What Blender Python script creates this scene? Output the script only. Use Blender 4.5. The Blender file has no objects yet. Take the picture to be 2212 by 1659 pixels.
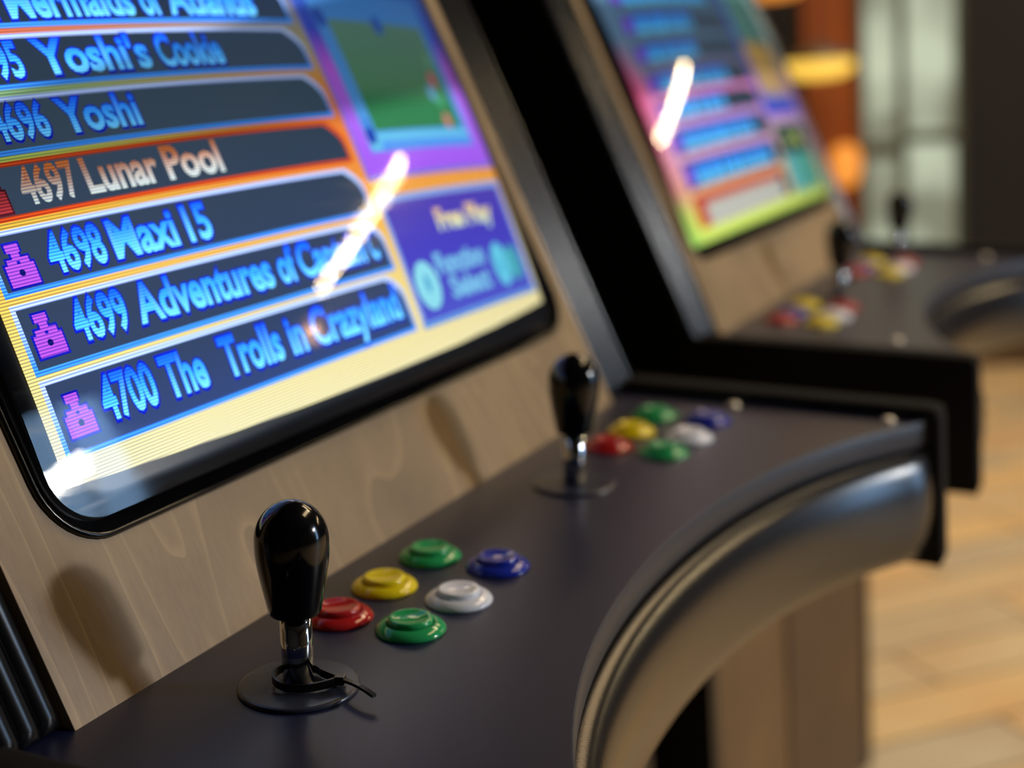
import bpy, bmesh, math, random
from mathutils import Vector, Matrix

# ------------------------------------------------------------------ camera, world, lights, exposure
SC = bpy.context.scene
COL = SC.collection
TAU = math.radians(3.5)              # slope of the control panels towards the player
HP = 755.0                           # height of the control panel origin above the floor, mm
CT, ST = math.cos(TAU), math.sin(TAU)


def W(x, y, z):
    """panel frame (mm; x along the row, y to the back, z off the panel) -> world metres"""
    return Vector((x / 1000.0, (y * CT - z * ST) / 1000.0, (y * ST + z * CT + HP) / 1000.0))


def L(x, y, z):
    """level frame (mm, origin above the floor) -> world metres"""
    return Vector((x / 1000.0, y / 1000.0, (z + HP) / 1000.0))


RX = Matrix(((1, 0, 0), (0, CT, -ST), (0, ST, CT)))
cam = bpy.data.cameras.new('camera')
cam.sensor_width = 36.0
cam.sensor_fit = 'HORIZONTAL'
cam.lens = 36.0 * 3068.0 / 2212.0
cam.clip_start = 0.02
cam.clip_end = 60
cam.dof.use_dof = True
cam.dof.focus_distance = 0.612
cam.dof.aperture_fstop = 3.9
camo = bpy.data.objects.new('camera', cam)
COL.objects.link(camo)
Rr = Vector((0.43020841, -0.90263361, -0.01316414))
Rd = Vector((-0.21390774, -0.0877626, -0.97290349))
Rf = Vector((0.87702007, 0.42136718, -0.23083653))
m3 = RX @ Matrix((Rr, -Rd, -Rf)).transposed()
camo.matrix_world = Matrix.Translation(W(-474.4, -332.8, 269.8)) @ m3.to_4x4()
SC.camera = camo

SC.view_settings.view_transform = 'Standard'
SC.view_settings.look = 'None'
SC.view_settings.gamma = 1.0
SC.view_settings.use_curve_mapping = False
SC.view_settings.exposure = 0.0
world = bpy.data.worlds.new('World')
SC.world = world
world.use_nodes = True
world.node_tree.nodes['Background'].inputs[0].default_value = (0.10, 0.095, 0.09, 1)
world.node_tree.nodes['Background'].inputs[1].default_value = 0.3


def lin(r, g, b):
    f = lambda c: (c / 255.0 / 12.92) if c / 255.0 <= 0.04045 else ((c / 255.0 + 0.055) / 1.055) ** 2.4
    return (f(r), f(g), f(b))


def area(name, loc, aim, sx, sy, radiance, color):
    l = bpy.data.lights.new(name, 'AREA')
    l.shape = 'RECTANGLE'
    l.size = sx
    l.size_y = sy
    l.energy = radiance * sx * sy * math.pi
    l.color = color
    o = bpy.data.objects.new(name, l)
    COL.objects.link(o)
    o.location = loc
    o.rotation_euler = (Vector(aim) - Vector(loc)).to_track_quat('-Z', 'Y').to_euler()
    return o


area('spot_light', L(1400, -2900, 850), L(60, 0, 60), 0.20, 0.15, 330, (1.0, 0.975, 0.94))
area('warm_ceiling_light', L(1700, -900, 1900), L(1500, -300, 0), 1.8, 0.3, 10.0, (1.0, 0.74, 0.40))
area('far_ceiling_light', L(2450, -350, 1900), L(2900, -250, 0), 1.0, 0.5, 13.0, (1.0, 0.78, 0.50))
area('back_fill_light', L(3600, 120, 1900), L(3500, 0, 0), 1.2, 0.6, 6.0, (1.0, 0.68, 0.36))  # added fill lamp, warms the far parts of the control panels
area('amber_light', L(2900, -2030, 850), L(200, 0, 60), 0.04, 0.035, 110, (1.0, 0.55, 0.2))


# ------------------------------------------------------------------ materials
def nodes(name):
    m = bpy.data.materials.new(name)
    m.use_nodes = True
    nt = m.node_tree
    b = nt.nodes['Principled BSDF']
    return m, nt, b


def mat(name, rgb, rough=0.5, metal=0.0, spec=0.5, bump=0.0, bscale=400.0, var=0.0, coat=0.0):
    m, nt, b = nodes(name)
    c = lin(*rgb)
    b.inputs['Base Color'].default_value = (*c, 1)
    b.inputs['Roughness'].default_value = rough
    b.inputs['Metallic'].default_value = metal
    b.inputs['Specular IOR Level'].default_value = spec
    b.inputs['Coat Weight'].default_value = coat
    b.inputs['Coat Roughness'].default_value = 0.05
    tc = nt.nodes.new('ShaderNodeTexCoord')
    nz = nt.nodes.new('ShaderNodeTexNoise')
    nz.inputs['Scale'].default_value = bscale
    nz.inputs['Detail'].default_value = 3
    nt.links.new(tc.outputs['Object'], nz.inputs['Vector'])
    if bump:
        bp = nt.nodes.new('ShaderNodeBump')
        bp.inputs['Strength'].default_value = bump
        bp.inputs['Distance'].default_value = 0.0006
        nt.links.new(nz.outputs['Fac'], bp.inputs['Height'])
        nt.links.new(bp.outputs['Normal'], b.inputs['Normal'])
    if var:
        mx = nt.nodes.new('ShaderNodeMix')
        mx.data_type = 'RGBA'
        mx.inputs[6].default_value = (*[v * (1 - var) for v in c], 1)
        mx.inputs[7].default_value = (*[min(1, v * (1 + var)) for v in c], 1)
        nt.links.new(nz.outputs['Fac'], mx.inputs[0])
        nt.links.new(mx.outputs[2], b.inputs['Base Color'])
    return m


def emit(name, rgb, strength):
    m, nt, b = nodes(name)
    c = lin(*rgb)
    b.inputs['Base Color'].default_value = (*[0.5 * v for v in c], 1)
    b.inputs['Emission Color'].default_value = (*c, 1)
    b.inputs['Emission Strength'].default_value = strength
    b.inputs['Roughness'].default_value = 0.6
    return m


def wood(name, dark, light, rough=0.5):
    """plywood veneer: the grain runs up the board, with broad cathedral figures and fine pores"""
    m, nt, b = nodes(name)
    N, K = nt.nodes, nt.links
    tc = N.new('ShaderNodeTexCoord')
    mp = N.new('ShaderNodeMapping')
    mp.inputs['Scale'].default_value = (9, 2.0, 2.0)
    K.new(tc.outputs['Object'], mp.inputs['Vector'])
    n1 = N.new('ShaderNodeTexNoise')
    n1.inputs['Scale'].default_value = 1.5
    n1.inputs['Detail'].default_value = 2
    n1.inputs['Distortion'].default_value = 0.6
    K.new(mp.outputs['Vector'], n1.inputs['Vector'])
    ml = N.new('ShaderNodeMath')
    ml.operation = 'MULTIPLY'
    ml.inputs[1].default_value = 9.0
    K.new(n1.outputs['Fac'], ml.inputs[0])
    fr = N.new('ShaderNodeMath')
    fr.operation = 'FRACT'
    K.new(ml.outputs[0], fr.inputs[0])
    pk = N.new('ShaderNodeMath')
    pk.operation = 'POWER'
    pk.inputs[1].default_value = 9.0
    K.new(fr.outputs[0], pk.inputs[0])
    n2 = N.new('ShaderNodeTexNoise')
    n2.inputs['Scale'].default_value = 90
    n2.inputs['Detail'].default_value = 5
    mp2 = N.new('ShaderNodeMapping')
    mp2.inputs['Scale'].default_value = (5, 1, 1)
    K.new(tc.outputs['Object'], mp2.inputs['Vector'])
    K.new(mp2.outputs['Vector'], n2.inputs['Vector'])
    n3 = N.new('ShaderNodeTexNoise')
    n3.inputs['Scale'].default_value = 9
    n3.inputs['Detail'].default_value = 3
    K.new(tc.outputs['Object'], n3.inputs['Vector'])
    a1 = N.new('ShaderNodeMath')
    a1.operation = 'MULTIPLY_ADD'
    a1.inputs[1].default_value = 0.45
    K.new(pk.outputs[0], a1.inputs[0])
    K.new(n3.outputs['Fac'], a1.inputs[2])
    a2 = N.new('ShaderNodeMath')
    a2.operation = 'MULTIPLY_ADD'
    a2.inputs[1].default_value = 0.35
    K.new(n2.outputs['Fac'], a2.inputs[0])
    K.new(a1.outputs[0], a2.inputs[2])
    rp = N.new('ShaderNodeValToRGB')
    rp.color_ramp.elements[0].position = 0.35
    rp.color_ramp.elements[0].color = (*lin(*dark), 1)
    rp.color_ramp.elements[1].position = 1.0
    rp.color_ramp.elements[1].color = (*lin(*light), 1)
    K.new(a2.outputs[0], rp.inputs['Fac'])
    K.new(rp.outputs['Color'], b.inputs['Base Color'])
    b.inputs['Roughness'].default_value = rough
    bp = N.new('ShaderNodeBump')
    bp.inputs['Strength'].default_value = 0.12
    bp.inputs['Distance'].default_value = 0.0005
    K.new(n2.outputs['Fac'], bp.inputs['Height'])
    K.new(bp.outputs['Normal'], b.inputs['Normal'])
    return m


M = {
    'panel': mat('black_panel_vinyl', (18, 24, 56), 0.34, 0, 0.5, 0.015, 900, 0.12),
    'laminate': mat('black_laminate', (18, 17, 18), 0.45, 0, 0.35, 0.1, 500),
    'sidemold': mat('black_molding', (22, 22, 23), 0.85, 0, 0.15, 0.08, 300),
    'molding': mat('grey_black_molding', (46, 52, 64), 0.42, 0, 0.5, 0.02, 300),
    'rib': mat('ribbed_black_rubber', (17, 18, 21), 0.24, 0, 0.5, 0.03, 500),
    'vinyl': mat('black_padded_vinyl', (27, 26, 27), 0.25, 0, 0.6, 0.1, 650),
    'bezel': mat('glossy_black_bezel', (8, 8, 10), 0.2, 0, 0.5),
    'tube': mat('dark_tube_glass', (20, 24, 32), 0.35),
    'bat': mat('gloss_black_plastic', (7, 7, 9), 0.12, 0, 0.5, 0.02, 300),
    'washer': mat('matt_black_washer', (44, 49, 66), 0.28, 0, 0.5, 0.05, 600),
    'chrome': mat('chrome_steel', (205, 208, 212), 0.07, 1.0),
    'screw': mat('screw_steel', (232, 226, 216), 0.35, 0.6),
    'tie': mat('black_nylon', (9, 9, 11), 0.3, 0, 0.5),
    'red': mat('red_plastic', (178, 34, 36), 0.07, 0, 0.5, 0.02, 200),
    'yellow': mat('yellow_plastic', (236, 212, 26), 0.07, 0, 0.5, 0.02, 200),
    'green': mat('green_plastic', (44, 164, 96), 0.07, 0, 0.5, 0.02, 200),
    'blue': mat('blue_plastic', (32, 50, 168), 0.07, 0, 0.5, 0.02, 200),
    'white': mat('white_plastic', (236, 239, 250), 0.07, 0, 0.5, 0.02, 200),
    'wood': wood('plywood_veneer', (122, 100, 73), (168, 140, 102), 0.5),
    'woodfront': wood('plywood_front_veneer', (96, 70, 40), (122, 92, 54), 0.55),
    'woodfrontdark': wood('dark_front_veneer', (66, 46, 26), (88, 62, 36), 0.55),
    'woodedge': mat('plywood_edge', (190, 165, 125), 0.6, 0, 0.4, 0.2, 300, 0.15),
}


def glass_cover():
    """clear glass faceplate: lets the picture through, mirrors the room by its Fresnel share"""
    m = bpy.data.materials.new('tube_faceplate_glass')
    m.use_nodes = True
    nt = m.node_tree
    nt.nodes.clear()
    N, K = nt.nodes, nt.links
    out = N.new('ShaderNodeOutputMaterial')
    mx = N.new('ShaderNodeMixShader')
    fz = N.new('ShaderNodeFresnel')
    fz.inputs['IOR'].default_value = 1.5
    tr = N.new('ShaderNodeBsdfTransparent')
    gl = N.new('ShaderNodeBsdfGlossy')
    gl.inputs['Roughness'].default_value = 0.02
    tc = N.new('ShaderNodeTexCoord')
    mp = N.new('ShaderNodeMapping')
    mp.inputs['Rotation'].default_value = (0, math.radians(35), 0)
    mp.inputs['Scale'].default_value = (12, 40, 130)
    nz = N.new('ShaderNodeTexNoise')
    nz.inputs['Scale'].default_value = 1.0
    nz.inputs['Detail'].default_value = 3
    mr = N.new('ShaderNodeMapRange')
    mr.inputs[1].default_value = 0.42
    mr.inputs[2].default_value = 0.75
    mr.inputs[3].default_value = 0.012
    mr.inputs[4].default_value = 0.11
    K.new(tc.outputs['Object'], mp.inputs['Vector'])
    K.new(mp.outputs['Vector'], nz.inputs['Vector'])
    K.new(nz.outputs['Fac'], mr.inputs[0])
    K.new(mr.outputs[0], gl.inputs['Roughness'])
    K.new(fz.outputs[0], mx.inputs[0])
    K.new(tr.outputs[0], mx.inputs[1])
    K.new(gl.outputs[0], mx.inputs[2])
    K.new(mx.outputs[0], out.inputs[0])
    return m


M['glass'] = glass_cover()


def picture_mat(name, dim):
    """phosphor picture: vertex colours glow through scan lines; the refresh band is dimmer (UV = mm on the tube)"""
    m = bpy.data.materials.new(name)
    m.use_nodes = True
    nt = m.node_tree
    nt.nodes.clear()
    N, K = nt.nodes, nt.links

    def mth(op, a, b_=None, c=None):
        n = N.new('ShaderNodeMath')
        n.operation = op
        for i, v in enumerate((a, b_, c)):
            if v is None:
                continue
            if isinstance(v, (int, float)):
                n.inputs[i].default_value = v
            else:
                K.new(v, n.inputs[i])
        return n.outputs[0]
    out = N.new('ShaderNodeOutputMaterial')
    em = N.new('ShaderNodeEmission')
    at = N.new('ShaderNodeAttribute')
    at.attribute_name = 'col'
    uv = N.new('ShaderNodeUVMap')
    uv.uv_map = 'mm'
    sp = N.new('ShaderNodeSeparateXYZ')
    K.new(uv.outputs[0], sp.inputs[0])
    u, t = sp.outputs[0], sp.outputs[1]
    cs = mth('COSINE', mth('MULTIPLY', t, 2 * math.pi / 1.53))
    sl = mth('MULTIPLY_ADD', cs, 0.52, 1.0)
    cu = mth('COSINE', mth('MULTIPLY', u, 2 * math.pi / 0.82))
    gr = mth('MULTIPLY_ADD', cu, 0.12, 1.0)
    pat = mth('MULTIPLY', sl, gr)
    # refresh band between two slanting lines
    bl = mth('MULTIPLY_ADD', u, dim[1], dim[0])
    al = mth('MULTIPLY_ADD', u, dim[3], dim[2])
    s1 = N.new('ShaderNodeMapRange')
    s1.interpolation_type = 'SMOOTHSTEP'
    K.new(mth('SUBTRACT', t, bl), s1.inputs[0])
    s1.inputs[1].default_value = -dim[5]
    s1.inputs[2].default_value = dim[5]
    s2 = N.new('ShaderNodeMapRange')
    s2.interpolation_type = 'SMOOTHSTEP'
    K.new(mth('SUBTRACT', al, t), s2.inputs[0])
    s2.inputs[1].default_value = -5
    s2.inputs[2].default_value = 5
    band = mth('MULTIPLY', s1.outputs[0], s2.outputs[0])
    dimf = mth('MULTIPLY_ADD', band, dim[4] - 1.0, 1.0)
    fac = mth('MULTIPLY', pat, dimf)
    # alpha 0 = a black area's dull glow with room glare put in, no lines
    st = mth('ADD', mth('MULTIPLY', fac, at.outputs['Alpha']), mth('SUBTRACT', 1.0, at.outputs['Alpha']))
    # between the lines red and green fall off more than blue does
    sc_ = N.new('ShaderNodeSeparateColor')
    K.new(at.outputs['Color'], sc_.inputs[0])
    cc = N.new('ShaderNodeCombineColor')
    K.new(mth('MULTIPLY', sc_.outputs[0], st), cc.inputs[0])
    K.new(mth('MULTIPLY', sc_.outputs[1], st), cc.inputs[1])
    soft = mth('MULTIPLY', mth('MULTIPLY_ADD', pat, 0.45, 0.55), dimf)
    sb = mth('ADD', mth('MULTIPLY', soft, at.outputs['Alpha']), mth('SUBTRACT', 1.0, at.outputs['Alpha']))
    K.new(mth('MULTIPLY', sc_.outputs[2], sb), cc.inputs[2])
    K.new(cc.outputs[0], em.inputs[0])
    em.inputs[1].default_value = 1.0
    K.new(em.outputs[0], out.inputs[0])
    return m


# ------------------------------------------------------------------ mesh helpers
def link(name, bm, m, parent=None, smooth=False, org=None, recalc=True):
    """link a bmesh (world metres) as one object; vertices are stored relative to the parent's origin"""
    if recalc:
        bmesh.ops.recalc_face_normals(bm, faces=bm.faces)
    me = bpy.data.meshes.new(name)
    base = Vector((0, 0, 0))
    if parent is not None:
        base = org_of(parent)
    elif org is not None:
        base = Vector(org)
    bmesh.ops.translate(bm, verts=bm.verts, vec=-base)
    bm.to_mesh(me)
    bm.free()
    if smooth:
        for p in me.polygons:
            p.use_smooth = True
    me.materials.append(m)
    o = bpy.data.objects.new(name, me)
    COL.objects.link(o)
    if parent is not None:
        o.parent = parent
        o.location = (0, 0, 0)
    elif org is not None:
        o.location = base
    return o


def org_of(o):
    v = Vector((0, 0, 0))
    while o is not None:
        v += o.location
        o = o.parent
    return v


def tag(o, label=None, cat=None, group=None, kind=None):
    if label:
        o['label'] = label
    if cat:
        o['category'] = cat
    if group:
        o['group'] = group
    if kind:
        o['kind'] = kind
    return o


def empty(name, loc):
    o = bpy.data.objects.new(name, None)
    o.empty_display_size = 0.05
    COL.objects.link(o)
    o.location = loc
    return o


def prism(bm, pts, a, b):
    """pts: list of functions' points; a, b: two lists of world points -> closed prism"""
    va = [bm.verts.new(p) for p in a]
    vb = [bm.verts.new(p) for p in b]
    n = len(va)
    bm.faces.new(va)
    bm.faces.new(list(reversed(vb)))
    for i in range(n):
        bm.faces.new((va[i], vb[i], vb[(i + 1) % n], va[(i + 1) % n]))


def box(bm, f, x0, x1, y0, y1, z0, z1):
    v = [bm.verts.new(f(x, y, z)) for x in (x0, x1) for y in (y0, y1) for z in (z0, z1)]
    for q in ((0, 1, 3, 2), (4, 6, 7, 5), (0, 4, 5, 1), (2, 3, 7, 6), (0, 2, 6, 4), (1, 5, 7, 3)):
        bm.faces.new([v[i] for i in q])


def bevel(bm, w, seg=2, ang=30):
    bmesh.ops.recalc_face_normals(bm, faces=bm.faces)
    ed = [e for e in bm.edges if len(e.link_faces) == 2 and e.calc_face_angle(0) > math.radians(ang)]
    bmesh.ops.bevel(bm, geom=ed, offset=w, segments=seg, affect='EDGES', profile=0.5, clamp_overlap=True)


def lathe(prof, seg=48):
    """profile (r, z) in mm about the local z axis -> bmesh in metres"""
    bm = bmesh.new()
    rings = []
    for r, z in prof:
        if r < 1e-6:
            rings.append([bm.verts.new((0, 0, z / 1000))])
        else:
            rings.append([bm.verts.new((r * math.cos(2 * math.pi * k / seg) / 1000, r * math.sin(2 * math.pi * k / seg) / 1000, z / 1000)) for k in range(seg)])
    for a, b in zip(rings, rings[1:]):
        for k in range(seg):
            k2 = (k + 1) % seg
            if len(a) == 1 and len(b) == 1:
                continue
            if len(a) == 1:
                bm.faces.new((a[0], b[k], b[k2]))
            elif len(b) == 1:
                bm.faces.new((a[k], a[k2], b[0]))
            else:
                bm.faces.new((a[k], a[k2], b[k2], b[k]))
    return bm


def local_mesh(name, bm, m, smooth=True, angle=None):
    bmesh.ops.recalc_face_normals(bm, faces=bm.faces)
    me = bpy.data.meshes.new(name)
    bm.to_mesh(me)
    bm.free()
    for p in me.polygons:
        p.use_smooth = smooth
    me.materials.append(m)
    return me


def put(name, me, parent, mtx=None):
    o = bpy.data.objects.new(name, me)
    COL.objects.link(o)
    o.parent = parent
    if mtx is not None:
        o.matrix_local = mtx
    return o


# ------------------------------------------------------------------ arcade cabinet
TILT = math.radians(25.806)
CS, SS = math.cos(TILT), math.sin(TILT)
YB = 60.8                       # foot of the screen board on the control panel


def SCR(u, t, n):
    """screen-board frame: u from the cabinet's centre, t up the slope, n off the board -> panel frame"""
    return (u, YB + SS * t - CS * n, CS * t + SS * n)


UC, TC, RR = 3.0, 275.0, 1800.0
H0 = (250.0 ** 2 + 187.0 ** 2) / (2 * RR) + 2.0


def bulge(u, t):
    return H0 - ((u - UC) ** 2 + (t - TC) ** 2) / (2 * RR)


def rrect(u0, u1, t0, t1, r, k=10):
    p = []
    for cx, cy, a0 in ((u1 - r, t1 - r, 0), (u0 + r, t1 - r, 90), (u0 + r, t0 + r, 180), (u1 - r, t0 + r, 270)):
        for i in range(k + 1):
            a = math.radians(a0 + 90 * i / k)
            p.append((cx + r * math.cos(a), cy + r * math.sin(a)))
    return p


def dense(pts, step):
    out = []
    for a, b in zip(pts, pts[1:] + pts[:1]):
        n = max(1, int(math.hypot(b[0] - a[0], b[1] - a[1]) / step))
        out += [(a[0] + (b[0] - a[0]) * i / n, a[1] + (b[1] - a[1]) * i / n) for i in range(n)]
    return out


def arc_pt(x, d=0.0):
    """front edge of the control panel (concave for the player); d mm towards the player"""
    q = x - 15.0
    y = -84.0 - 6.5e-4 * q * q - 2.2e-9 * q ** 4
    k = 1.3e-3 * abs(q) + 8.8e-9 * abs(q) ** 3
    if y < -160.0:
        y = -160.0 - 18.0 * math.tanh((-160.0 - y) / 18.0)
    return x, y - d * math.sqrt(1 + k * k)


class Pic:
    """collects coloured pieces of the tube picture, u,t in mm on the tube face"""

    def __init__(self):
        self.v, self.f, self.c = [], [], []

    def quadgrid(self, u0, u1, t0, t1, col, off, du=7.0, dt=4.0, a=1.0, edge=None):
        nu = max(1, int(math.ceil((u1 - u0) / du)))
        nt_ = max(1, int(math.ceil((t1 - t0) / dt)))
        b = len(self.v)
        for j in range(nt_ + 1):
            t = t0 + (t1 - t0) * j / nt_
            ue = edge(t) if edge else u1
            for i in range(nu + 1):
                u = u0 + (ue - u0) * i / nu
                self.v.append((u, t, off))
                c = col(u, t) if callable(col) else col
                self.c.append((*c, a))
        for j in range(nt_):
            for i in range(nu):
                q = b + j * (nu + 1) + i
                self.f.append((q, q + 1, q + nu + 2, q + nu + 1))

    def poly(self, pts, col, off, a=1.0):
        b = len(self.v)
        for u, t in pts:
            self.v.append((u, t, off))
            c = col(u, t) if callable(col) else col
            self.c.append((*c, a))
        self.f.append(tuple(range(b, b + len(pts))))

    def disc(self, u, t, ru, rt, col, off, a=1.0):
        self.poly([(u + ru * math.cos(k * math.pi / 12), t + rt * math.sin(k * math.pi / 12)) for k in range(24)], col, off, a)

    def word(self, s, u0, u1, t0, cap, col, off, fat=0.03, a=1.0):
        cu = bpy.data.curves.new('lettering', 'FONT')
        cu.body = s
        cu.size = 1.0
        cu.offset = fat
        cu.resolution_u = 3
        ob = bpy.data.objects.new('lettering', cu)
        COL.objects.link(ob)
        dg = bpy.context.evaluated_depsgraph_get()
        me = bpy.data.meshes.new_from_object(ob.evaluated_get(dg))
        COL.objects.unlink(ob)
        bpy.data.objects.remove(ob)
        bpy.data.curves.remove(cu)
        xs = [v.co.x for v in me.vertices]
        x0, x1 = min(xs), max(xs)
        b = len(self.v)
        for v in me.vertices:
            u = u0 + (v.co.x - x0) / (x1 - x0) * (u1 - u0)
            t = t0 + v.co.y / 0.645 * cap
            self.v.append((u, t, off))
            c = col(u, t) if callable(col) else col
            self.c.append((*c, a))
        for p in me.polygons:
            self.f.append(tuple(b + i for i in p.vertices))
        bpy.data.meshes.remove(me)

    def build(self, name, m, parent, xc, lift=0.0):
        me = bpy.data.meshes.new(name)
        base = org_of(parent)
        me.from_pydata([W(*[q + (xc if i == 0 else 0) for i, q in enumerate(SCR(u, t, bulge(u, t) - 1.2 + off + lift))]) - base for u, t, off in self.v], [], self.f)
        uvl = me.uv_layers.new(name='mm')
        ca = me.attributes.new('col', 'FLOAT_COLOR', 'POINT')
        for i, c in enumerate(self.c):
            ca.data[i].color = c
        for l in me.loops:
            u, t, _ = self.v[l.vertex_index]
            uvl.data[l.index].uv = (u, t)
        me.materials.append(m)
        o = bpy.data.objects.new(name, me)
        COL.objects.link(o)
        o.parent = parent
        return o


def ramp(tab, x):
    if x <= tab[0][0]:
        return tab[0][1]
    for (a, ca), (b, cb) in zip(tab, tab[1:]):
        if x <= b:
            k = (x - a) / (b - a)
            return tuple(p + (q - p) * k for p, q in zip(ca, cb))
    return tab[-1][1]


def lrgb(*c, k=1.0):
    return tuple(v * k for v in lin(*c))


U_ = 226.0      # measured along the row from the first stick; picture u = measured - U_

ROWS = [(306.5, 331.0), (276.2, 298.5), (245.0, 268.0), (215.2, 237.5), (181.8, 207.0), (145.6, 173.5), (106.5, 138.5)]


def row_edge(t1, right=267.0):
    def f(t):
        d = max(0.0, t - (t1 - 14.0))
        return right - U_ - 14.0 * (d / 14.0) ** 2
    return f


def picture_one():
    p = Pic()
    G = 1.05
    # frame ground, by height, warm below, cool and dull above
    right = [(86, lrgb(250, 240, 185)), (135, lrgb(250, 225, 140)), (170, lrgb(250, 195, 90)), (200, lrgb(248, 160, 70)),
             (236, lrgb(246, 130, 60)), (262, lrgb(240, 150, 70)), (285, lrgb(190, 180, 120)), (340, lrgb(80, 110, 190))]
    left = [(86, lrgb(250, 245, 200)), (140, lrgb(250, 235, 150)), (176, lrgb(252, 210, 100)), (200, lrgb(250, 170, 70)),
            (212, lrgb(225, 190, 70)), (222, lrgb(220, 200, 80)), (240, lrgb(190, 230, 110)), (260, lrgb(150, 200, 120)),
            (272, lrgb(150, 210, 140)), (284, lrgb(150, 200, 190)), (296, lrgb(240, 110, 50)), (312, lrgb(240, 90, 40)), (340, lrgb(120, 120, 220))]

    def ground(u, t):
        k = min(1, max(0, (u + U_ + 10) / 260.0))
        k = k * k * (3 - 2 * k)
        a, b = ramp(left, t), ramp(right, t)
        return tuple(G * (x + (y - x) * k) for x, y in zip(a, b))
    lo = lambda u: 86.0 + 7.0 * ((u - UC) / 250.0) ** 2
    # ground in strips that follow the bowed lower edge
    n = 42
    b = len(p.v)
    u0, u1 = -23.0 - U_, 481.0 - U_
    ts = [0, .02, .04, .07, .1, .14, .18, .22, .26, .3, .34, .38, .42, .46, .5, .54, .58, .62, .66, .72, .8, 1]
    for s in ts:
        for i in range(n + 1):
            u = u0 + (u1 - u0) * i / n
            t = lo(u) + (462 - lo(u)) * s
            p.v.append((u, t, 0.0))
            p.c.append((*ground(u, t), 1.0))
    for j in range(len(ts) - 1):
        for i in range(n):
            q = b + j * (n + 1) + i
            p.f.append((q, q + 1, q + n + 2, q + n + 1))
    blue_t = lambda t0, cap: (lambda u, t: tuple(k * v for k, v in zip((1.2, 1.4, 1.9), ramp([(t0 - 3, lrgb(140, 238, 255)), (t0 + cap * .45, lrgb(70, 182, 250)), (t0 + cap, lrgb(24, 96, 240))], t))))
    warm_t = lambda t0, cap: (lambda u, t: tuple(1.0 * v for v in ramp([(t0 - 1, lrgb(225, 245, 250)), (t0 + cap * .4, lrgb(240, 225, 215)), (t0 + cap * .75, lrgb(235, 150, 110)), (t0 + cap, lrgb(235, 130, 60))], t)))
    deep = lrgb(16, 34, 225)
    texts = {
        0: [('4694', 10, 43, 0), ('Mermaids', 49, 132, 0), ('of', 138, 153, 0), ('Atlantis', 159, 236, 0)],
        1: [('4695', 11, 43, 0), ("Yoshi's", 52, 127, 0), ('Cookie', 134, 186, 0)],
        2: [('4696', 11, 43, 0), ('Yoshi', 50, 102, 0)],
        3: [('4697', 12, 45, 1), ('Lunar', 50, 98.5, 1), ('Pool', 104, 147, 1)],
        4: [('4698', 12, 45, 0), ('Maxi', 50, 93.5, 0), ('15', 101, 119, 0)],
        5: [('4699', 11, 43, 0), ('Adventures', 49, 151, 0), ('of', 157, 172.5, 0), ('Captain', 176, 243, 0), ('C', 249, 258, 0)],
        6: [('4700', 10, 43, 0), ('The', 49, 77.5, 0), ('Trolls', 91, 137.5, 0), ('in', 145, 158.5, 0), ('Crazyland', 166, 259, 0)],
    }
    bases = {0: 309.0, 1: 279.5, 2: 249.8, 3: 219.0, 4: 185.8, 5: 152.8, 6: 114.8}
    caps = {0: 17, 1: 16.2, 2: 15.5, 3: 16.0, 4: 17.0, 5: 17.5, 6: 18.5}
    extra = [(338.0, 360.0), (369, 391), (400, 422)]
    for i, (t0, t1) in enumerate(ROWS + extra):
        sel = i == 3
        top = lrgb(235, 84, 40) if sel else lrgb(206, 232, 250)
        bot = lrgb(232, 80, 36) if sel else lrgb(70, 165, 245)
        oc = lambda u, t, a=t0, b_=t1, x=bot, y=top, z=(1.0 if sel else 1.5): tuple(k * v for k, v in zip((1.0, 1.05, z), ramp([(a + 2, x), (b_ - 2, y)], t)))
        p.quadgrid(-18.0 - U_, 0, t0 - 2.5, t1 + 2.5, oc, 0.15, 9, 1.6, 1.0, row_edge(t1 + 2.5, 270.0))
        sl = lambda u, t: ramp([(100, lrgb(58, 80, 140)), (135, lrgb(56, 74, 110)), (200, lrgb(56, 72, 96)), (260, lrgb(48, 64, 78)), (330, lrgb(42, 58, 84))], t)
        p.quadgrid(-15.6 - U_, 0, t0, t1, sl, 0.3, 12, 3.5, 0.0, row_edge(t1))
        if i > 6:
            continue
        tb, cp = bases[i], caps[i]
        for s, a, b_, k in texts[i]:
            if not k:
                p.word(s, a - 1 - U_, b_ + 1 - U_, tb - .7, cp * 1.05, deep, 0.42, 0.062)
            p.word(s, a - U_, b_ - U_, tb, cp, (warm_t if k else blue_t)(tb, cp), 0.55, 0.03)
        # small stepped figure left of the number
        x, w = -12.2 - U_, 15.4
        c1 = lrgb(190, 90, 245) if not sel else lrgb(215, 70, 80, k=.8)
        c2 = lrgb(22, 30, 200) if not sel else lrgb(120, 40, 60, k=.6)
        for gl, cc, of in ((1.1, c2, 0.42), (0.0, c1, 0.55)):
            p.quadgrid(x - gl, x + w + gl, tb - 2.5 - gl, tb + 7.5 + gl, cc, of, 20, 20)
            p.quadgrid(x + 1.8 - gl, x + 6.8 + gl, tb + 7.5, tb + 10 + gl, cc, of, 20, 20)
            p.quadgrid(x + 8.6 - gl, x + 13.6 + gl, tb + 7.5, tb + 10.5 + gl, cc, of, 20, 20)
            p.quadgrid(x + 5.2 - gl, x + 9.6 + gl, tb + 9, tb + 13 + gl, cc, of, 20, 20)
            p.quadgrid(x + 3.4 - gl, x + 10.6 + gl, tb + 13, tb + 17 + gl, cc, of, 20, 20)
        p.disc(x + 7.6, tb + 3.4, 1.6, 1.6, lrgb(20, 24, 120), 0.62)
    # preview box: purple border, blue table rim, green cloth
    q = lambda u: u - U_
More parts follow.
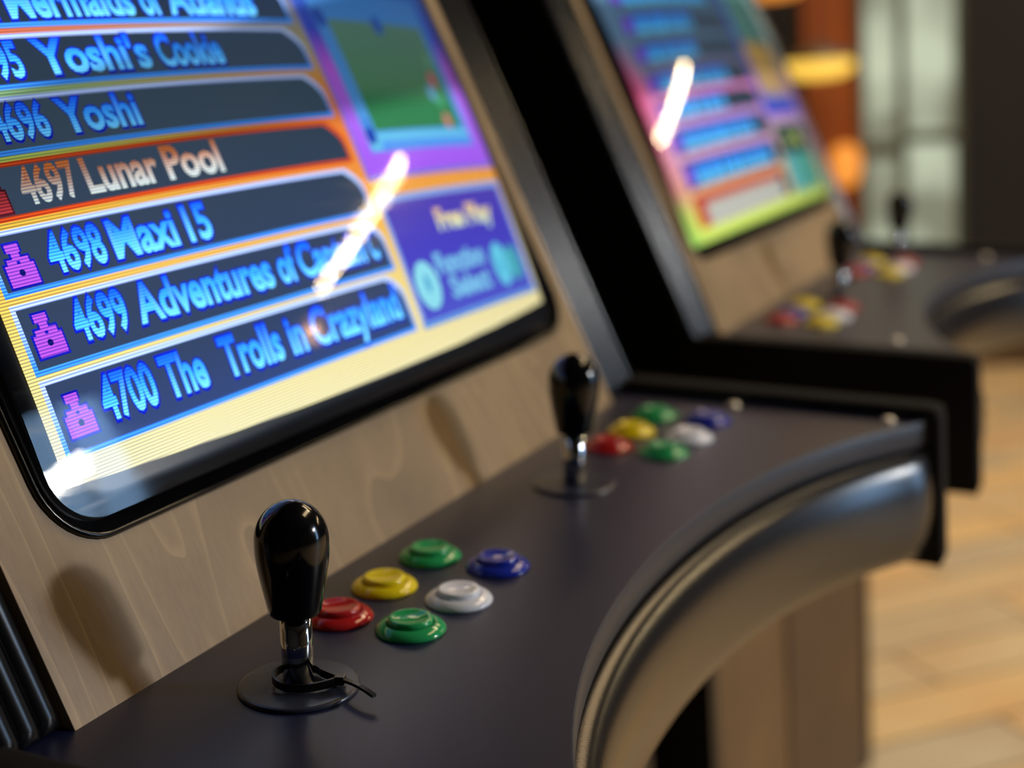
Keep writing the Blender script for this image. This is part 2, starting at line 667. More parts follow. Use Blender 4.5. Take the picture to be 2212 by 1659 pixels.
    pur = lambda u, t: tuple(k * v for k, v in zip((1.0, 1.0, 1.15), ramp([(203, lrgb(176, 100, 245)), (245, lrgb(190, 118, 250)), (275, lrgb(205, 110, 235)), (300, lrgb(70, 90, 210)), (340, lrgb(60, 120, 205))], t)))
    p.quadgrid(q(278), q(480), 199, 400, lrgb(120, 130, 230), 0.15)
    p.quadgrid(q(280.5), q(478), 202, 400, pur, 0.3)
    rim = lambda u, t: tuple(k * v for k, v in zip((1.0, 1.05, 1.15), ramp([(216, lrgb(86, 150, 245)), (226, lrgb(98, 176, 245)), (300, lrgb(90, 160, 235)), (330, lrgb(80, 150, 225))], t)))
    p.quadgrid(q(296), q(459), 217, 330, rim, 0.42)
    p.quadgrid(q(309), q(455), 224.5, 229, lrgb(110, 205, 245, k=1.1), 0.5)
    p.quadgrid(q(298), q(312), 218, 224, lrgb(110, 205, 245, k=1.1), 0.5)
    p.quadgrid(q(298), q(309), 226, 240, lrgb(80, 150, 240), 0.5)
    cloth = lambda u, t: ramp([(250, lrgb(60, 142, 92)), (262, lrgb(98, 158, 118)), (310, lrgb(110, 158, 145))], t)
    p.quadgrid(q(311), q(449), 231, 308, cloth, 0.55)
    p.disc(q(303), 228, 6, 6, lrgb(40, 70, 190), 0.62)
    p.disc(q(378), 306, 7, 7, lrgb(60, 110, 215), 0.62)
    p.disc(q(303), 309, 7, 7, lrgb(60, 100, 205), 0.62)
    for u, t, c in ((430, 267, (230, 110, 140)), (419, 257, (130, 195, 245)), (428, 252, (90, 190, 140)), (427, 236, (220, 140, 130)), (438, 282, (120, 180, 150))):
        p.disc(q(u), t, 6, 6, lrgb(*c), 0.68)
    # info box
    p.quadgrid(q(279), q(477), 102.5, 188.5, lambda u, t: ramp([(103, lrgb(70, 150, 240)), (110, lrgb(160, 190, 250)), (188, lrgb(150, 180, 245))], t), 0.15)
    p.quadgrid(q(283), q(470), 106.5, 184.0, lambda u, t: ramp([(106, lrgb(84, 92, 215)), (150, lrgb(76, 70, 205)), (184, lrgb(86, 70, 190))], t), 0.3)
    yl = lambda u, t: ramp([(158, lrgb(200, 240, 230)), (166, lrgb(250, 240, 180)), (174, lrgb(250, 200, 150))], t)
    p.word('Free', q(345), q(388), 160.5, 13, yl, 0.5, 0.045)
    p.word('Play', q(396), q(440), 160.5, 13, yl, 0.5, 0.045)
    cy = lrgb(130, 205, 250)
    p.word('Function', q(321), q(398), 132.5, 12.5, cy, 0.5, 0.05)
    p.word('Select', q(331), q(396), 115.5, 12.5, cy, 0.5, 0.05)
    p.disc(q(302), 128, 15.5, 16, lrgb(150, 235, 252), 0.45)
    p.disc(q(302), 129, 3.5, 6, lrgb(90, 180, 225), 0.5)
    p.disc(q(424), 128, 14.5, 16, lrgb(110, 220, 250), 0.45)
    p.disc(q(424), 127, 3.5, 6, lrgb(80, 180, 225), 0.5)
    p.disc(q(449), 127, 14.5, 13, lrgb(80, 180, 200), 0.42)
    return p


def picture_two():
    """the far machine's menu: same lay-out, lilac ground, the lowest line picked"""
    p = Pic()
    g = [(80, lrgb(165, 212, 100)), (98, lrgb(216, 230, 105)), (112, lrgb(225, 205, 100)), (138, lrgb(220, 160, 130)), (165, lrgb(215, 160, 190)),
         (200, lrgb(190, 150, 215)), (232, lrgb(215, 130, 190)), (246, lrgb(190, 120, 170)), (270, lrgb(100, 125, 150)), (340, lrgb(90, 130, 160))]
    gl = [(80, lrgb(120, 190, 90)), (120, lrgb(150, 190, 90)), (140, lrgb(200, 130, 120)), (250, lrgb(215, 80, 120)), (300, lrgb(90, 120, 150))]

    def ground(u, t):
        k = max(0, 1 - (u + 275.0) / 30.0)
        return tuple(1.3 * (x + (y - x) * min(1, k)) for x, y in zip(ramp(g, t), ramp(gl, t)))
    p.quadgrid(-276, 285, 87, 484, ground, 0.0, 12, 6)
    widths = [150, 130, 190, 150, 215, 238, 235]
    U_ = 231.0
    for i, (t0, t1) in enumerate([(a - 6, b - 6) for a, b in ROWS + [(338.0, 360.0), (369, 391)]]):
        sel = i == 6
        p.quadgrid(-14 - U_, 0, t0, t1, lrgb(205, 70, 45) if sel else lrgb(60, 74, 90), 0.3, 12, 4, 1.0 if sel else 0.0, row_edge(t1))
        if sel:
            p.quadgrid(8 - U_, 262 - U_, t0 - 1, t1 - 9, lrgb(205, 205, 195), 0.4, 12, 5)
            p.quadgrid(240 - U_, 262 - U_, t0 + 1, t1 - 4, lrgb(60, 74, 90), 0.5, 12, 5, 0.0)
            continue
        w = widths[min(i, 6)]
        bl = lambda u, t, a=t0, b=t1: ramp([(a, lrgb(110, 215, 255, k=1.2)), ((a + b) / 2, lrgb(70, 175, 255, k=1.2)), (b - 3, lrgb(26, 78, 245, k=1.2))], t)
        # broken-up bars stand for lines of lettering far out of focus
        rr = random.Random(40 + i)
        x = 11.0
        while x < w:
            k = rr.uniform(16, 44)
            p.quadgrid(x - U_, min(w, x + k) - U_, t0 + 2.5, t1 - 3.0, bl, 0.42, 14, 4)
            x += k + 5
        p.quadgrid(-11 - U_, 6 - U_, t0 + 3, t1 - 4, lrgb(130, 80, 245), 0.42, 14, 5)
    q = lambda u: u - U_
    p.quadgrid(q(280), q(480), 196, 440, lrgb(70, 90, 225), 0.2)
    p.quadgrid(q(296), q(470), 212, 292, lambda u, t: ramp([(212, lrgb(90, 130, 240)), (226, lrgb(220, 180, 130)), (280, lrgb(235, 190, 100)), (292, lrgb(110, 150, 150))], t), 0.4)
    p.quadgrid(q(296), q(470), 292, 420, lrgb(110, 170, 160), 0.4)
    p.quadgrid(q(279), q(478), 96, 184, lrgb(190, 210, 130), 0.2)
    p.quadgrid(q(284), q(470), 146, 182, lrgb(50, 74, 88), 0.35, 12, 6, 0.0)
    p.word('Free', q(330), q(372), 157, 13, lrgb(205, 225, 100), 0.5, 0.045)
    p.word('Play', q(380), q(424), 157, 13, lrgb(205, 225, 100), 0.5, 0.045)
    p.quadgrid(q(284), q(470), 102, 146, lambda u, t: ramp([(-70, lrgb(150, 220, 240)), (20, lrgb(130, 205, 235)), (120, lrgb(95, 185, 170)), (260, lrgb(95, 180, 160))], u), 0.35)
    return p


# shared small parts -------------------------------------------------
BTN_RIM = [(0, 0), (17.0, 0), (17.15, 0.8), (16.9, 1.5), (16.1, 2.5), (14.7, 3.5), (13.2, 4.2), (12.2, 4.4), (11.7, 4.2), (11.4, 3.5), (0, 3.5)]
BTN_CAP = [(0, 3.0), (11.1, 3.0), (11.1, 5.5), (10.9, 6.2), (10.3, 6.8), (9.5, 7.05), (8.6, 6.95), (7.0, 6.5), (4.5, 6.1), (0, 5.9)]
RIMS, CAPS = {}, {}
for c in ('red', 'yellow', 'green', 'blue', 'white'):
    RIMS[c] = local_mesh('rim_' + c, lathe(BTN_RIM), M[c])
    CAPS[c] = local_mesh('plunger_' + c, lathe(BTN_CAP), M[c])
bat_prof = [(0, 34.3), (9.6, 34.3), (10.9, 34.8), (11.5, 36.0)]
for k in range(1, 8):
    z = 36 + 27 * k / 7
    bat_prof.append((11.5 + 4.45 * (1.22 * k / 7 - 0.22 * (k / 7) ** 4), z))
for k in range(0, 13):
    a = math.pi / 2 * k / 12
    bat_prof.append((15.95 * math.cos(a) if k else 15.95, 67.6 + 17.4 * math.sin(a)))
bat_prof[-1] = (0, 85.0)
ME_BAT = local_mesh('bat_handle', lathe(bat_prof, 64), M['bat'])
ME_SHAFT = local_mesh('shaft', lathe([(0, 0.5), (6.9, 0.5), (6.9, 36), (0, 36)], 48), M['chrome'])
ME_WASH = local_mesh('dust_washer', lathe([(0, 0.0), (26.5, 0.0), (26.6, 0.8), (26.0, 1.7), (25.0, 2.0), (0, 2.0)], 72), M['washer'])
ME_SCREW = local_mesh('screw', lathe([(0, 0), (5.2, 0), (5.0, 1.1), (3.9, 2.3), (2.0, 2.9), (0, 3.0)], 24), M['screw'])
for me in (ME_SHAFT, ME_WASH):
    for p in me.polygons:
        p.use_smooth = len(p.vertices) == 4 and abs(p.normal.z) < 0.95


def make_cabinet(xc, label, pic, picmat, joys, sets, screws, hole_at=(-268.0, 280.0, 66.0, 492.0), lift=0.0):
    base = L(xc, 200, -HP)
    root = empty('arcade_cabinet', base)
    tag(root, label, 'arcade machine', 'upright arcade machines in a row')
    f = lambda x, y, z: W(x + xc, y, z)
    HW, IN, WD = 357.0, 333.0, 300.0
    # control panel with its scooped front edge
    bm = bmesh.new()
    n = 40
    xs = [-IN + 2 * IN * i / n for i in range(n + 1)]
    out = [(x, arc_pt(x)[1]) for x in xs] + [(IN, YB + 14), (-IN, YB + 14)]
    prism(bm, None, [f(x, y, 0) for x, y in out], [f(x, y, -18) for x, y in out])
    link('control_panel', bm, M['panel'], root)
    # molding strip round the scooped edge
    bm = bmesh.new()
    prof = [(0.0, 0.0), (0.45, -0.25), (0.8, -0.9), (0.9, -9), (0.8, -17.4), (0.4, -18.2), (0.0, -18.4)]
    rows = [[bm.verts.new(f(*arc_pt(x, d), z)) for d, z in prof] for x in xs]
    for a, b in zip(rows, rows[1:]):
        for i in range(len(prof) - 1):
            bm.faces.new((a[i], b[i], b[i + 1], a[i + 1]))
    link('edge_molding', bm, M['molding'], root, True)
    # padded bumper under the edge
    bm = bmesh.new()
    m_ = 16
    rows = []
    xs2 = [-IN + 1 + (2 * IN - 2) * i / 60 for i in range(61)]
    for x in xs2:
        e = min(IN - abs(x), 26.0) / 26.0
        sw = 0.55 + 0.45 * math.sqrt(max(0.0, 1 - (1 - e) ** 2))
        ring = []
        for k in range(m_ + 1):
            a = math.pi * k / m_
            d = 1.0 + min(19.0, 180.0 + arc_pt(x)[1] + 0.085 * (IN - abs(x))) * sw * math.sin(a) ** 0.85
            z = -62.5 + 41.5 * math.cos(a)
            ring.append(bm.verts.new(f(x, arc_pt(x)[1] - d, z)))
        ring.append(bm.verts.new(f(*arc_pt(x, -14), -104)))
        ring.append(bm.verts.new(f(*arc_pt(x, -14), -21)))
        rows.append(ring)
    for a, b in zip(rows, rows[1:]):
        k = len(a)
        for i in range(k):
            bm.faces.new((a[i], b[i], b[(i + 1) % k], a[(i + 1) % k]))
    bm.faces.new(rows[0])
    bm.faces.new(list(reversed(rows[-1])))
    link('padded_bumper', bm, M['vinyl'], root, True)
    # side panels
    prof = [(-179, 8), (-187, -110), (60, -110)]
    def lev(y, z):      # level-frame point expressed in the panel frame
        return (y * CT + z * ST, -y * ST + z * CT)
    prof += [lev(66, -114), lev(66, -HP + 2), lev(560, -HP + 2), lev(560, 690)]
    s_top = SCR(0, 660, -4.5)
    s_bot = SCR(0, 8, -4.5)
    prof += [(s_top[1] + 60, s_top[2] + 60), (s_top[1], s_top[2]), (s_bot[1], 8.0)]
    for sx in (-1, 1):
        bm = bmesh.new()
        prism(bm, None, [f(sx * IN, y, z) for y, z in prof], [f(sx * HW, y, z) for y, z in prof])
        link('side_panel', bm, M['laminate'], root)
        # molding along the top and the nose of the side panel
        bm = bmesh.new()
        path = [(s_bot[1] - 6, 8.0), (-173, 8.0), (-178, 6.5), (-179.3, 2), (-187, -106), (-185, -110.5)]
        rows = []
        for i, (y, z) in enumerate(path):
            nz = (0, 1) if i < 2 else ((-0.7, 0.7) if i == 2 else ((-1, 0) if i < 5 else (-0.7, -0.7)))
            rows.append([bm.verts.new(f(sx * (IN + 12 + o), y + nz[0] * h, z + nz[1] * h)) for o, h in ((-12.3, -0.5), (-12.0, 1.2), (-9, 2.2), (9, 2.2), (12.0, 1.2), (12.3, -0.5))])
        for a, b in zip(rows, rows[1:]):
            for i in range(5):
                bm.faces.new((a[i], b[i], b[i + 1], a[i + 1]))
        link('edge_molding', bm, M['sidemold'], root, True)
        # ribbed strip beside the screen board
        bm = bmesh.new()
        sect = []
        for k in range(5):
            u = WD + 0.5 + k * 11.2
            for q in range(9):
                a = math.pi * q / 8
                sect.append((u + 5.3 - 5.3 * math.cos(a), -4.5 + 4.2 * math.sin(a)))
        sect = [(WD + 0.5, -5.0)] + sect + [(HW, -5.0)]
        rows = []
        for t, sq in ((4.0, .2), (6.5, .75), (10.0, 1.0), (650, 1.0)):
            rows.append([bm.verts.new(f(*SCR(sx * u, t, -5.0 + (nn + 5.0) * sq))) for u, nn in sect])
        for a, b in zip(rows, rows[1:]):
            for i in range(len(sect) - 1):
                bm.faces.new((a[i], b[i], b[i + 1], a[i + 1]))
        bm.faces.new(rows[0])
        link('ribbed_trim', bm, M['rib'], root, True)
    # screen board with the rounded cut-out
    hu0, hu1, ht0, ht1 = hole_at
    hole = rrect(hu0, hu1, ht0, ht1, 34)
    bm = bmesh.new()
    def outer(u, t):
        cu, cv = 6.0, 279.0
        du, dv = u - cu, t - cv
        k = min(((WD - 2) * (1 if du > 0 else -1) - cu) / du if abs(du) > 1e-6 else 1e9, ((650 - cv) if dv > 0 else (-1.0 - cv)) / dv if abs(dv) > 1e-6 else 1e9)
        return cu + du * k, cv + dv * k
    # extra points so that the outer corners are kept
    pts = dense(hole, 12.0)
    ring = []
    for i, (u, t) in enumerate(pts):
        ring.append(((u, t), outer(u, t)))
    vs = []
    for (a, b) in ring:
        vs.append([bm.verts.new(f(*SCR(a[0], a[1], 0))), bm.verts.new(f(*SCR(b[0], b[1], 0))),
                   bm.verts.new(f(*SCR(b[0], b[1], -12))), bm.verts.new(f(*SCR(a[0], a[1], -12)))])
    k = len(vs)
    corners = {}
    for i in range(k):
        a, b = vs[i], vs[(i + 1) % k]
        oa, ob = ring[i][1], ring[(i + 1) % k][1]
        ca = None
        if abs(oa[0] - ob[0]) > 0.5 and abs(oa[1] - ob[1]) > 0.5:
            cu = max(oa[0], ob[0]) if oa[0] + ob[0] > 12 else min(oa[0], ob[0])
            cv = max(oa[1], ob[1]) if oa[1] + ob[1] > 558 else min(oa[1], ob[1])
            ca = (bm.verts.new(f(*SCR(cu, cv, 0))), bm.verts.new(f(*SCR(cu, cv, -12))))
        if ca:
            bm.faces.new((a[0], b[0], b[1], ca[0], a[1]))
            bm.faces.new((a[1], ca[0], ca[1], a[2]))
            bm.faces.new((ca[0], b[1], b[2], ca[1]))
            bm.faces.new((a[2], ca[1], b[2], b[3], a[3]))
        else:
            bm.faces.new((a[0], b[0], b[1], a[1]))
            bm.faces.new((a[1], b[1], b[2], a[2]))
            bm.faces.new((a[2], b[2], b[3], a[3]))
        bm.faces.new((a[3], b[3], b[0], a[0]))
    link('screen_board', bm, M['wood'], root)
    # bezel: a rounded black lip in the cut-out
    bm = bmesh.new()
    sect = [(0.3, -8), (0.3, 1.2), (0.7, 2.2), (1.6, 2.7), (2.6, 2.2), (3.2, 0.8), (3.8, -3.0), (10.6, -5.0), (10.6, -9)]
    loops = []
    for ins, nn in sect:
        loops.append([bm.verts.new(f(*SCR(u, t, nn))) for u, t in rrect(hu0 + ins, hu1 - ins, ht0 + ins, ht1 - ins, 34 - ins)])
    for a, b in zip(loops, loops[1:]):
        k = len(a)
        for i in range(k):
            bm.faces.new((a[i], a[(i + 1) % k], b[(i + 1) % k], b[i]))
    link('screen_bezel', bm, M['bezel'], root, True)
    # monitor: tube front, picture and faceplate
    mon = None
    for nm, off, m in (('monitor', -1.8, M['tube']), ('faceplate', 0.0, M['glass'])):
        bm = bmesh.new()
        lp = dense(rrect(hu0 + 9.4, hu1 - 9.4, ht0 + 9.4, ht1 - 9.4, 26), 14.0)
        cu, cv = 6.0, 279.0
        rings = [[bm.verts.new(f(*SCR(cu, cv, bulge(cu, cv) + off + lift)))]]
        K_ = 20
        for j in range(1, K_ + 1):
            s = j / K_
            rg = []
            for u, t in lp:
                uu, tt = cu + (u - cu) * s, cv + (t - cv) * s
                rg.append(bm.verts.new(f(*SCR(uu, tt, bulge(uu, tt) + off + lift))))
            rings.append(rg)
        if nm == 'monitor':
            rings.append([bm.verts.new(f(*SCR(u, t, -14))) for u, t in lp])
        for a, b in zip(rings, rings[1:]):
            k = len(b)
            for i in range(k):
                if len(a) == 1:
                    bm.faces.new((a[0], b[i], b[(i + 1) % k]))
                else:
                    bm.faces.new((a[i], b[i], b[(i + 1) % k], a[(i + 1) % k]))
        if nm == 'monitor':
            mon = link(nm, bm, m, root, True)
        else:
            o = link(nm, bm, m, mon, True)
            o['label'] = 'clear curved glass faceplate'
    po = pic.build('picture', picmat, mon, xc, lift)
    po['label'] = 'glowing menu of game titles'
    # lower cabinet front, underside of the control box, back and top
    bm = bmesh.new()
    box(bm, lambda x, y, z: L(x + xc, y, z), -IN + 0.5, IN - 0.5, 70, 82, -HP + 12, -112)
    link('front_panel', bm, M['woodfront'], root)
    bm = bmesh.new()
    box(bm, lambda x, y, z: L(x + xc, y, z), -70, IN - 12, 67, 70.2, -HP + 20, -135)  # thin darker sheet over the right part of the lower front
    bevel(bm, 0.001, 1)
    link('dark_front_panel', bm, M['woodfrontdark'], root)['label'] = 'darker brown panel'
    bm = bmesh.new()
    box(bm, f, -IN + 0.5, IN - 0.5, -70, YB + 8, -110, -104.5)
    link('underside', bm, M['laminate'], root)
    bm = bmesh.new()
    box(bm, lambda x, y, z: L(x + xc, y, z), -IN + 0.5, IN - 0.5, 540, 552, -HP + 12, 680)
    link('back_panel', bm, M['laminate'], root)
    bm = bmesh.new()
    box(bm, lambda x, y, z: L(x + xc, y, z), -IN + 0.5, IN - 0.5, 390, 550, 672, 684)
    link('top_panel', bm, M['laminate'], root)
    # controls
    R4 = RX.to_4x4()
    for (x, y) in joys:
        j = empty('joystick', (0, 0, 0))
        j.parent = root
        j.matrix_local = Matrix.Translation(f(x, y, 0) - base) @ R4
        put('dust_washer', ME_WASH, j)
        put('shaft', ME_SHAFT, j)['label'] = 'chrome shaft'
        put('bat_handle', ME_BAT, j)
    for dx, dy, cols in sets:
        for i, (x, y) in enumerate(BTN_XY):
            b = empty('push_button', (0, 0, 0))
            b.parent = root
            b.matrix_local = Matrix.Translation(f(x + dx, y + dy, 0) - base) @ R4
            b['label'] = cols[i] + ' push button'
            put('rim', RIMS[cols[i]], b)
            put('plunger', CAPS[cols[i]], b)
    for x, y in screws:
        s = put('screw', ME_SCREW, root, Matrix.Translation(f(x, y, 0) - base) @ R4)
    return root


BTN_XY = [(73.8 - 226, -14.0), (115.8 - 226, -18.0), (165.7 - 226, -15.3), (72.2 - 226, 25.4), (116.0 - 226, 25.2), (164.2 - 226, 25.0)]
cols1 = ['green', 'white', 'blue', 'red', 'yellow', 'green']
cols2 = ['yellow', 'white', 'red', 'red', 'blue', 'yellow']
pm1 = picture_mat('phosphor_picture_near', (226.0 + 0.09 * U_ - 8, 0.09, 272.0 + 0.17 * U_ - 4, 0.17, 0.40, 9.0))
pm2 = picture_mat('phosphor_picture_far', (246.0, 0.02, 345.0, 0.02, 0.5, 9.0))
cab1 = make_cabinet(226.0, 'near arcade machine whose screen lists blue game titles, green and white buttons on its panel',
                    picture_one(), pm1, [(0 - 226, 0), (316.9 - 226, 4.7)],
                    [(0, 0, cols1), (330.8, -9.8, cols1)],
                    [(323, -29), (323, -146), (-323, -29), (-323, -146)])
cab2 = make_cabinet(1103.0, 'blurred second arcade machine behind, its screen lilac with a lime green lower border',
                    picture_two(), pm2, [(1061 - 1103, 7), (1395 - 1103, 7)],
                    [(895 - 1103 - (72.2 - 226), 1, cols2), (895 + 334 - 1103 - (72.2 - 226), 0, cols2)],
                    [(-262, -97), (312, -100)], (-283.0, 292.0, 72.0, 492.0), 5.0)

# ------------------------------------------------------------------ cable tie round the near stick
tie = empty('cable_tie', W(0, 0, 4))
tag(tie, 'black plastic cable tie looped round the chrome shaft of the nearest joystick', 'cable tie')


def ribbon(pts, w, h, closed=False):
    """band of width w (vertical, mm) and thickness h along panel-frame points"""
    bm = bmesh.new()
    rows = []
    n = len(pts)
    for i, p in enumerate(pts):
        a = Vector(pts[(i - 1) % n] if (closed or i > 0) else p)
        b = Vector(pts[(i + 1) % n] if (closed or i < n - 1) else p)
        d = (b - a).normalized()
        s = Vector((-d.y, d.x, 0)).normalized()
        up = s.cross(d) * -1
        p = Vector(p)
        rows.append([bm.verts.new(W(*(p + s * (h / 2 * q) + Vector((0, 0, 1)) * (w / 2 * r)))) for q, r in ((1, 1), (-1, 1), (-1, -1), (1, -1))])
    for i in range(n if closed else n - 1):
        a, b = rows[i], rows[(i + 1) % n]
        for k in range(4):
            bm.faces.new((a[k], b[k], b[(k + 1) % 4], a[(k + 1) % 4]))
    if not closed:
        bm.faces.new(rows[0])
        bm.faces.new(list(reversed(rows[-1])))
    return bm


HX, HY = 4.6, -18.2           # head of the tie
loop = []
r0 = 10.8
for k in range(37):
    a = math.radians(-35 + 250 * k / 36)
    loop.append((r0 * math.cos(a) - 0.8, r0 * math.sin(a) - 0.4, 5.0 + 0.9 * math.sin(a)))
s, e = loop[0], loop[-1]
lead_in = [(HX + (s[0] - HX) * q, HY + (s[1] - HY) * q, 4.6 + (s[2] - 4.6) * q) for q in (0.04, 0.3, 0.6, 0.85)]
cx_, cy_ = -7.0, -12.6
lead_out = [((1 - q) ** 2 * e[0] + 2 * q * (1 - q) * cx_ + q * q * HX, (1 - q) ** 2 * e[1] + 2 * q * (1 - q) * cy_ + q * q * HY, e[2] + (4.6 - e[2]) * q) for q in (0.12, 0.25, 0.4, 0.55, 0.7, 0.85, 0.97)]
link('strap', ribbon(lead_in + loop + lead_out, 3.6, 1.1), M['tie'], tie)
bm = bmesh.new()
box(bm, lambda x, y, z: W(HX + x * 0.94 - y * 0.34, HY + x * 0.34 + y * 0.94, z), -2.4, 2.4, -2.4, 2.4, 2.9, 6.7)
bevel(bm, 0.0006, 2)
link('head', bm, M['tie'], tie)
tail = [(HX - 8.0 * q, HY - 22.0 * q, 5.0 + 1.2 * math.sin(math.pi * q)) for q in (0.05, .2, .4, .6, .8, 1.0)]
link('tail', ribbon(tail, 1.4, 2.2), M['tie'], tie)


# ------------------------------------------------------------------ the room
def plank_floor():
    m, nt, b = nodes('oak_plank_floor')
    N, K = nt.nodes, nt.links
    tc = N.new('ShaderNodeTexCoord')
    mp = N.new('ShaderNodeMapping')
    mp.inputs['Rotation'].default_value = (0, 0, math.radians(45))
    K.new(tc.outputs['Object'], mp.inputs['Vector'])
    br = N.new('ShaderNodeTexBrick')
    br.inputs['Color1'].default_value = (*lin(246, 208, 150), 1)
    br.inputs['Color2'].default_value = (*lin(208, 192, 166), 1)
    br.inputs['Mortar'].default_value = (*lin(120, 92, 60), 1)
    br.inputs['Scale'].default_value = 1.0
    br.inputs['Mortar Size'].default_value = 0.004
    br.inputs['Brick Width'].default_value = 0.62
    br.inputs['Row Height'].default_value = 0.14
    K.new(mp.outputs['Vector'], br.inputs['Vector'])
    nz = N.new('ShaderNodeTexNoise')
    nz.inputs['Scale'].default_value = 5
    nz.inputs['Detail'].default_value = 5
    K.new(mp.outputs['Vector'], nz.inputs['Vector'])
    mx = N.new('ShaderNodeMix')
    mx.data_type = 'RGBA'
    mx.blend_type = 'OVERLAY'
    mx.inputs[0].default_value = 0.45
    K.new(br.outputs['Color'], mx.inputs[6])
    K.new(nz.outputs['Fac'], mx.inputs[7])
    K.new(mx.outputs[2], b.inputs['Base Color'])
    b.inputs['Roughness'].default_value = 0.5
    return m


def frosted_pane():
    """frosted glass lit from outside, the bright and dull shapes behind it show softly"""
    m, nt, b = nodes('frosted_daylight_pane')
    N, K = nt.nodes, nt.links
    tc = N.new('ShaderNodeTexCoord')
    nz = N.new('ShaderNodeTexNoise')
    nz.inputs['Scale'].default_value = 4.2
    nz.inputs['Detail'].default_value = 1
    K.new(tc.outputs['Object'], nz.inputs['Vector'])
    rp = N.new('ShaderNodeValToRGB')
    rp.color_ramp.elements[0].position = 0.36
    rp.color_ramp.elements[0].color = (*lin(122, 128, 110), 1)
    rp.color_ramp.elements[1].position = 0.6
    rp.color_ramp.elements[1].color = (*lin(196, 208, 182), 1)
    K.new(nz.outputs['Fac'], rp.inputs['Fac'])
    K.new(rp.outputs['Color'], b.inputs['Emission Color'])
    b.inputs['Emission Strength'].default_value = 0.9
    b.inputs['Base Color'].default_value = (0.1, 0.1, 0.09, 1)
    return m


M['floor'] = plank_floor()
M['wall'] = mat('charcoal_wall_paint', (44, 43, 45), 0.8, 0, 0.3, 0.2, 60, 0.1)
M['wallblack'] = mat('matt_black_wall_paint', (13, 13, 15), 0.9, 0, 0.2, 0.2, 60, 0.1)
M['wallfront'] = mat('grey_wall_paint', (120, 116, 112), 0.85, 0, 0.3, 0.2, 60, 0.06)
M['ceil'] = mat('dark_ceiling_paint', (60, 56, 52), 0.9, 0, 0.2, 0.2, 60, 0.06)
M['terra'] = mat('terracotta_wall_panel', (166, 94, 54), 0.7, 0, 0.3, 0.2, 40, 0.12)
M['base'] = mat('brown_baseboard', (96, 76, 54), 0.55, 0, 0.4, 0.1, 80, 0.1)
M['frame'] = mat('dark_sage_window_frame', (88, 92, 80), 0.5, 0, 0.4, 0.1, 60)
M['pane'] = frosted_pane()
M['lampglow'] = emit('yellow_lamp_diffuser', (255, 206, 84), 1.15)
M['lampglow2'] = emit('orange_lamp_diffuser', (240, 150, 60), 1.0)
M['metal'] = mat('brushed_grey_metal', (130, 126, 122), 0.4, 0.8)
M['boxglow'] = emit('lightbox_diffuser', (255, 252, 244), 150.0)
M['tubeglow'] = emit('tube_lamp_diffuser', (255, 226, 172), 120.0)
M['daypane'] = emit('far_window_daylight', (150, 196, 245), 9.0)

X0, X1, Y0, Y1, ZC = -2600, 4320, -4200, 1150, 1960


def slab(name, m, x0, x1, y0, y1, z0, z1, parent=None):
    bm = bmesh.new()
    box(bm, L, x0, x1, y0, y1, z0, z1)
    o = link(name, bm, m, parent)
    if parent is None:
        tag(o, kind='structure')
    return o


slab('floor', M['floor'], X0, X1, Y0, Y1, -HP - 60, -HP)
slab('ceiling', M['ceil'], X0, X1, Y0, Y1, ZC, ZC + 60)
slab('wall_left', M['wall'], X0 - 80, X0, Y0, Y1, -HP, ZC)
slab('wall_back', M['wallblack'], X0, X1, Y1, Y1 + 80, -HP, ZC)
slab('wall_right', M['wall'], X1, X1 + 80, Y0, Y1, -HP, ZC)
slab('wall_front', M['wallfront'], X0, X1, Y0 - 80, Y0, -HP, ZC)
slab('baseboard_right', M['base'], X1 - 18, X1, Y0, Y1, -HP, -HP + 78)
slab('trim_1', M['terra'], X1 - 14, X1, 676, 860, -HP + 78, ZC)

# glazed window in the far wall, frosted panes in a sage frame
w1 = empty('window_1', L(X1, 515, -HP + 180))
tag(w1, kind='structure')
slab('pane', M['pane'], X1 - 24, X1 - 16, 366, 664, -520, 1000, w1)
bm = bmesh.new()
fr = lambda a, b, c, d: box(bm, L, X1 - 40, X1 - 8, a, b, c, d)
fr(350, 372, -540, 1020)
fr(656, 676, -540, 1020)
fr(525, 553, -540, 1020)
fr(372, 525, -20, 16)
fr(553, 656, -62, -14)
fr(372, 656, 500, 530)
fr(372, 656, 990, 1020)
fr(372, 656, -540, -510)
link('window_frame', bm, M['frame'], w1)


def pendant(loc, r, glow, label, drop=900):
    o = empty('pendant_lamp', loc)
    tag(o, label, 'lamp')
    def at(prof, seg=40):
        b_ = lathe(prof, seg)
        bmesh.ops.translate(b_, verts=b_.verts, vec=loc)
        return b_
    link('diffuser', at([(0, -30), (r * .6, -26), (r * .95, -8), (r, 12), (r * .92, 26), (0, 30)]), glow, o, True)['label'] = 'glowing diffuser'
    link('shade', at([(r * .96, 26), (r * 1.03, 28), (r * .9, 46), (r * .3, 62), (20, 84), (0, 86)]), M['metal'], o, True)
    link('cord', at([(0, 84), (4, 84), (4, drop), (0, drop)], 8), M['tie'], o)
    return o


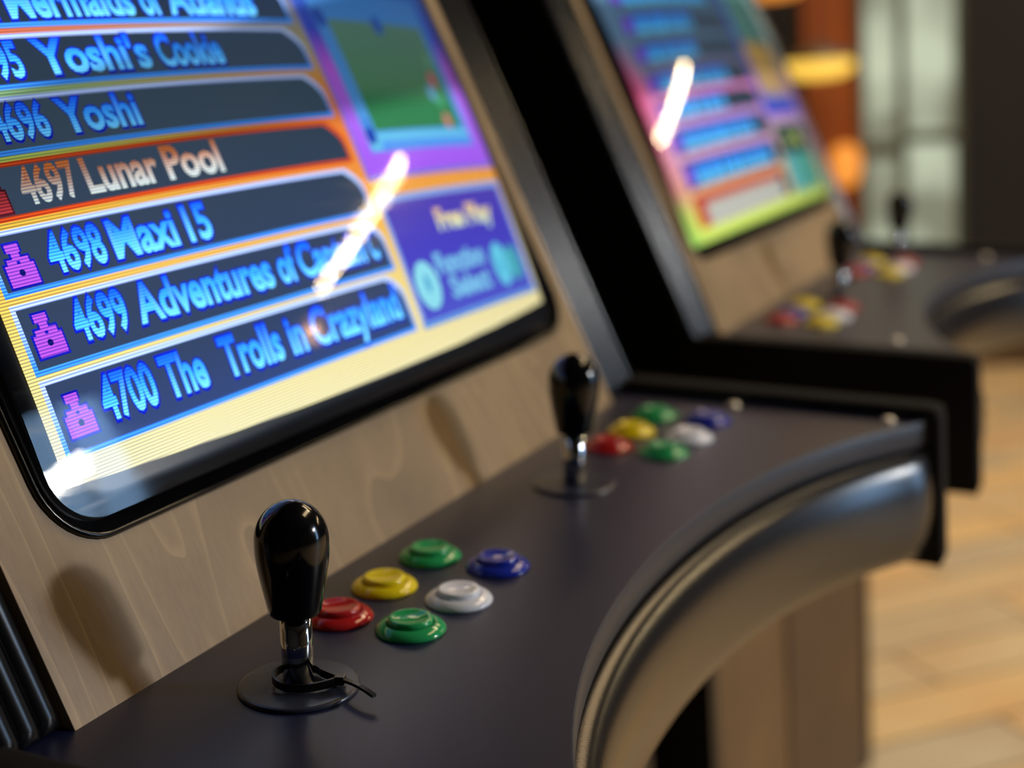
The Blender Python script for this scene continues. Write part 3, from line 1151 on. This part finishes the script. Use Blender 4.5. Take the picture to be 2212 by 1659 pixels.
pendant(L(4080, 757, 236), 112, M['lampglow'], 'round pendant lamp glowing yellow in front of the terracotta wall strip', ZC - 236)
pendant(L(4080, 905, 490), 112, M['lampglow2'], 'higher pendant lamp glowing orange at the top edge of the picture', ZC - 490)
wl = empty('wall_lamp', L(X1 - 14, 715, -80))
tag(wl, 'small orange wall lamp low beside the frosted window', 'lamp')
bm = lathe([(0, -70), (30, -66), (46, -30), (50, 10), (44, 46), (26, 66), (0, 70)], 32)
bmesh.ops.translate(bm, verts=bm.verts, vec=L(X1 - 74, 715, -80))
link('diffuser', bm, M['lampglow2'], wl, True)
slab('back_plate', M['metal'], X1 - 28, X1 - 14, 690, 740, -130, -30, wl)

# tall window in the wall behind the player, and the bright lightbox hung before it
w2 = empty('window_2', L(2475, Y0, 500))
tag(w2, kind='structure')
slab('pane', M['daypane'], 2120, 2830, Y0 + 8, Y0 + 14, -560, 1640, w2)
bm = bmesh.new()
fr = lambda a, b, c, d: box(bm, L, a, b, Y0, Y0 + 40, c, d)
fr(2070, 2120, -610, 1690)
fr(2830, 2880, -610, 1690)
fr(2120, 2830, 1640, 1690)
fr(2120, 2830, -610, -560)
fr(2460, 2490, -560, 1640)
link('window_frame', bm, M['frame'], w2)
lb = empty('lightbox', L(1640, -2950, 905))
tag(lb, 'small bright lightbox lamp hung in front of the tall window', 'lamp')
q_ = Matrix.Rotation(math.radians(29), 4, 'Z')


def lbx(x, y, z):
    return Vector((1.64, -2.95, (905 + HP) / 1000)) + q_ @ Vector((x / 1000, y / 1000, z / 1000))


bm = bmesh.new()
box(bm, lbx, -130, 130, 20, 26, -34, 34)
link('diffuser', bm, M['boxglow'], lb)
bm = bmesh.new()
box(bm, lbx, -140, 140, -25, 19, -44, 44)
link('housing', bm, M['metal'], lb)
for sx_ in (-110, 110):
    bm = bmesh.new()
    box(bm, lbx, sx_ - 2, sx_ + 2, -4, 0, 44, ZC - 905)
    link('cord', bm, M['tie'], lb)

# straight tube lamp hung over the aisle; the screens mirror it
A, B = L(4180, -1215, 1296), L(4060, -2640, 1290)
tl = empty('tube_lamp', (A + B) / 2)
tag(tl, 'long straight white tube lamp whose mirror image shines on both screens', 'lamp')


def rod(a, b, r, seg=16):
    bm_ = bmesh.new()
    d = (b - a)
    bmesh.ops.create_cone(bm_, cap_ends=True, segments=seg, radius1=r, radius2=r, depth=d.length)
    q = d.to_track_quat('Z', 'Y')
    bmesh.ops.transform(bm_, matrix=Matrix.Translation((a + b) / 2) @ q.to_matrix().to_4x4(), verts=bm_.verts)
    return bm_


link('tube', rod(A, B, 0.010), M['tubeglow'], tl, True)
link('housing', rod(A + Vector((0, 0, .05)), B + Vector((0, 0, .05)), 0.03), M['metal'], tl, True)
for q in (0.15, 0.85):
    p_ = A + (B - A) * q
    link('cord', rod(p_ + Vector((0, 0, .06)), Vector((p_.x, p_.y, (ZC + HP) / 1000)), 0.003, 8), M['tie'], tl)
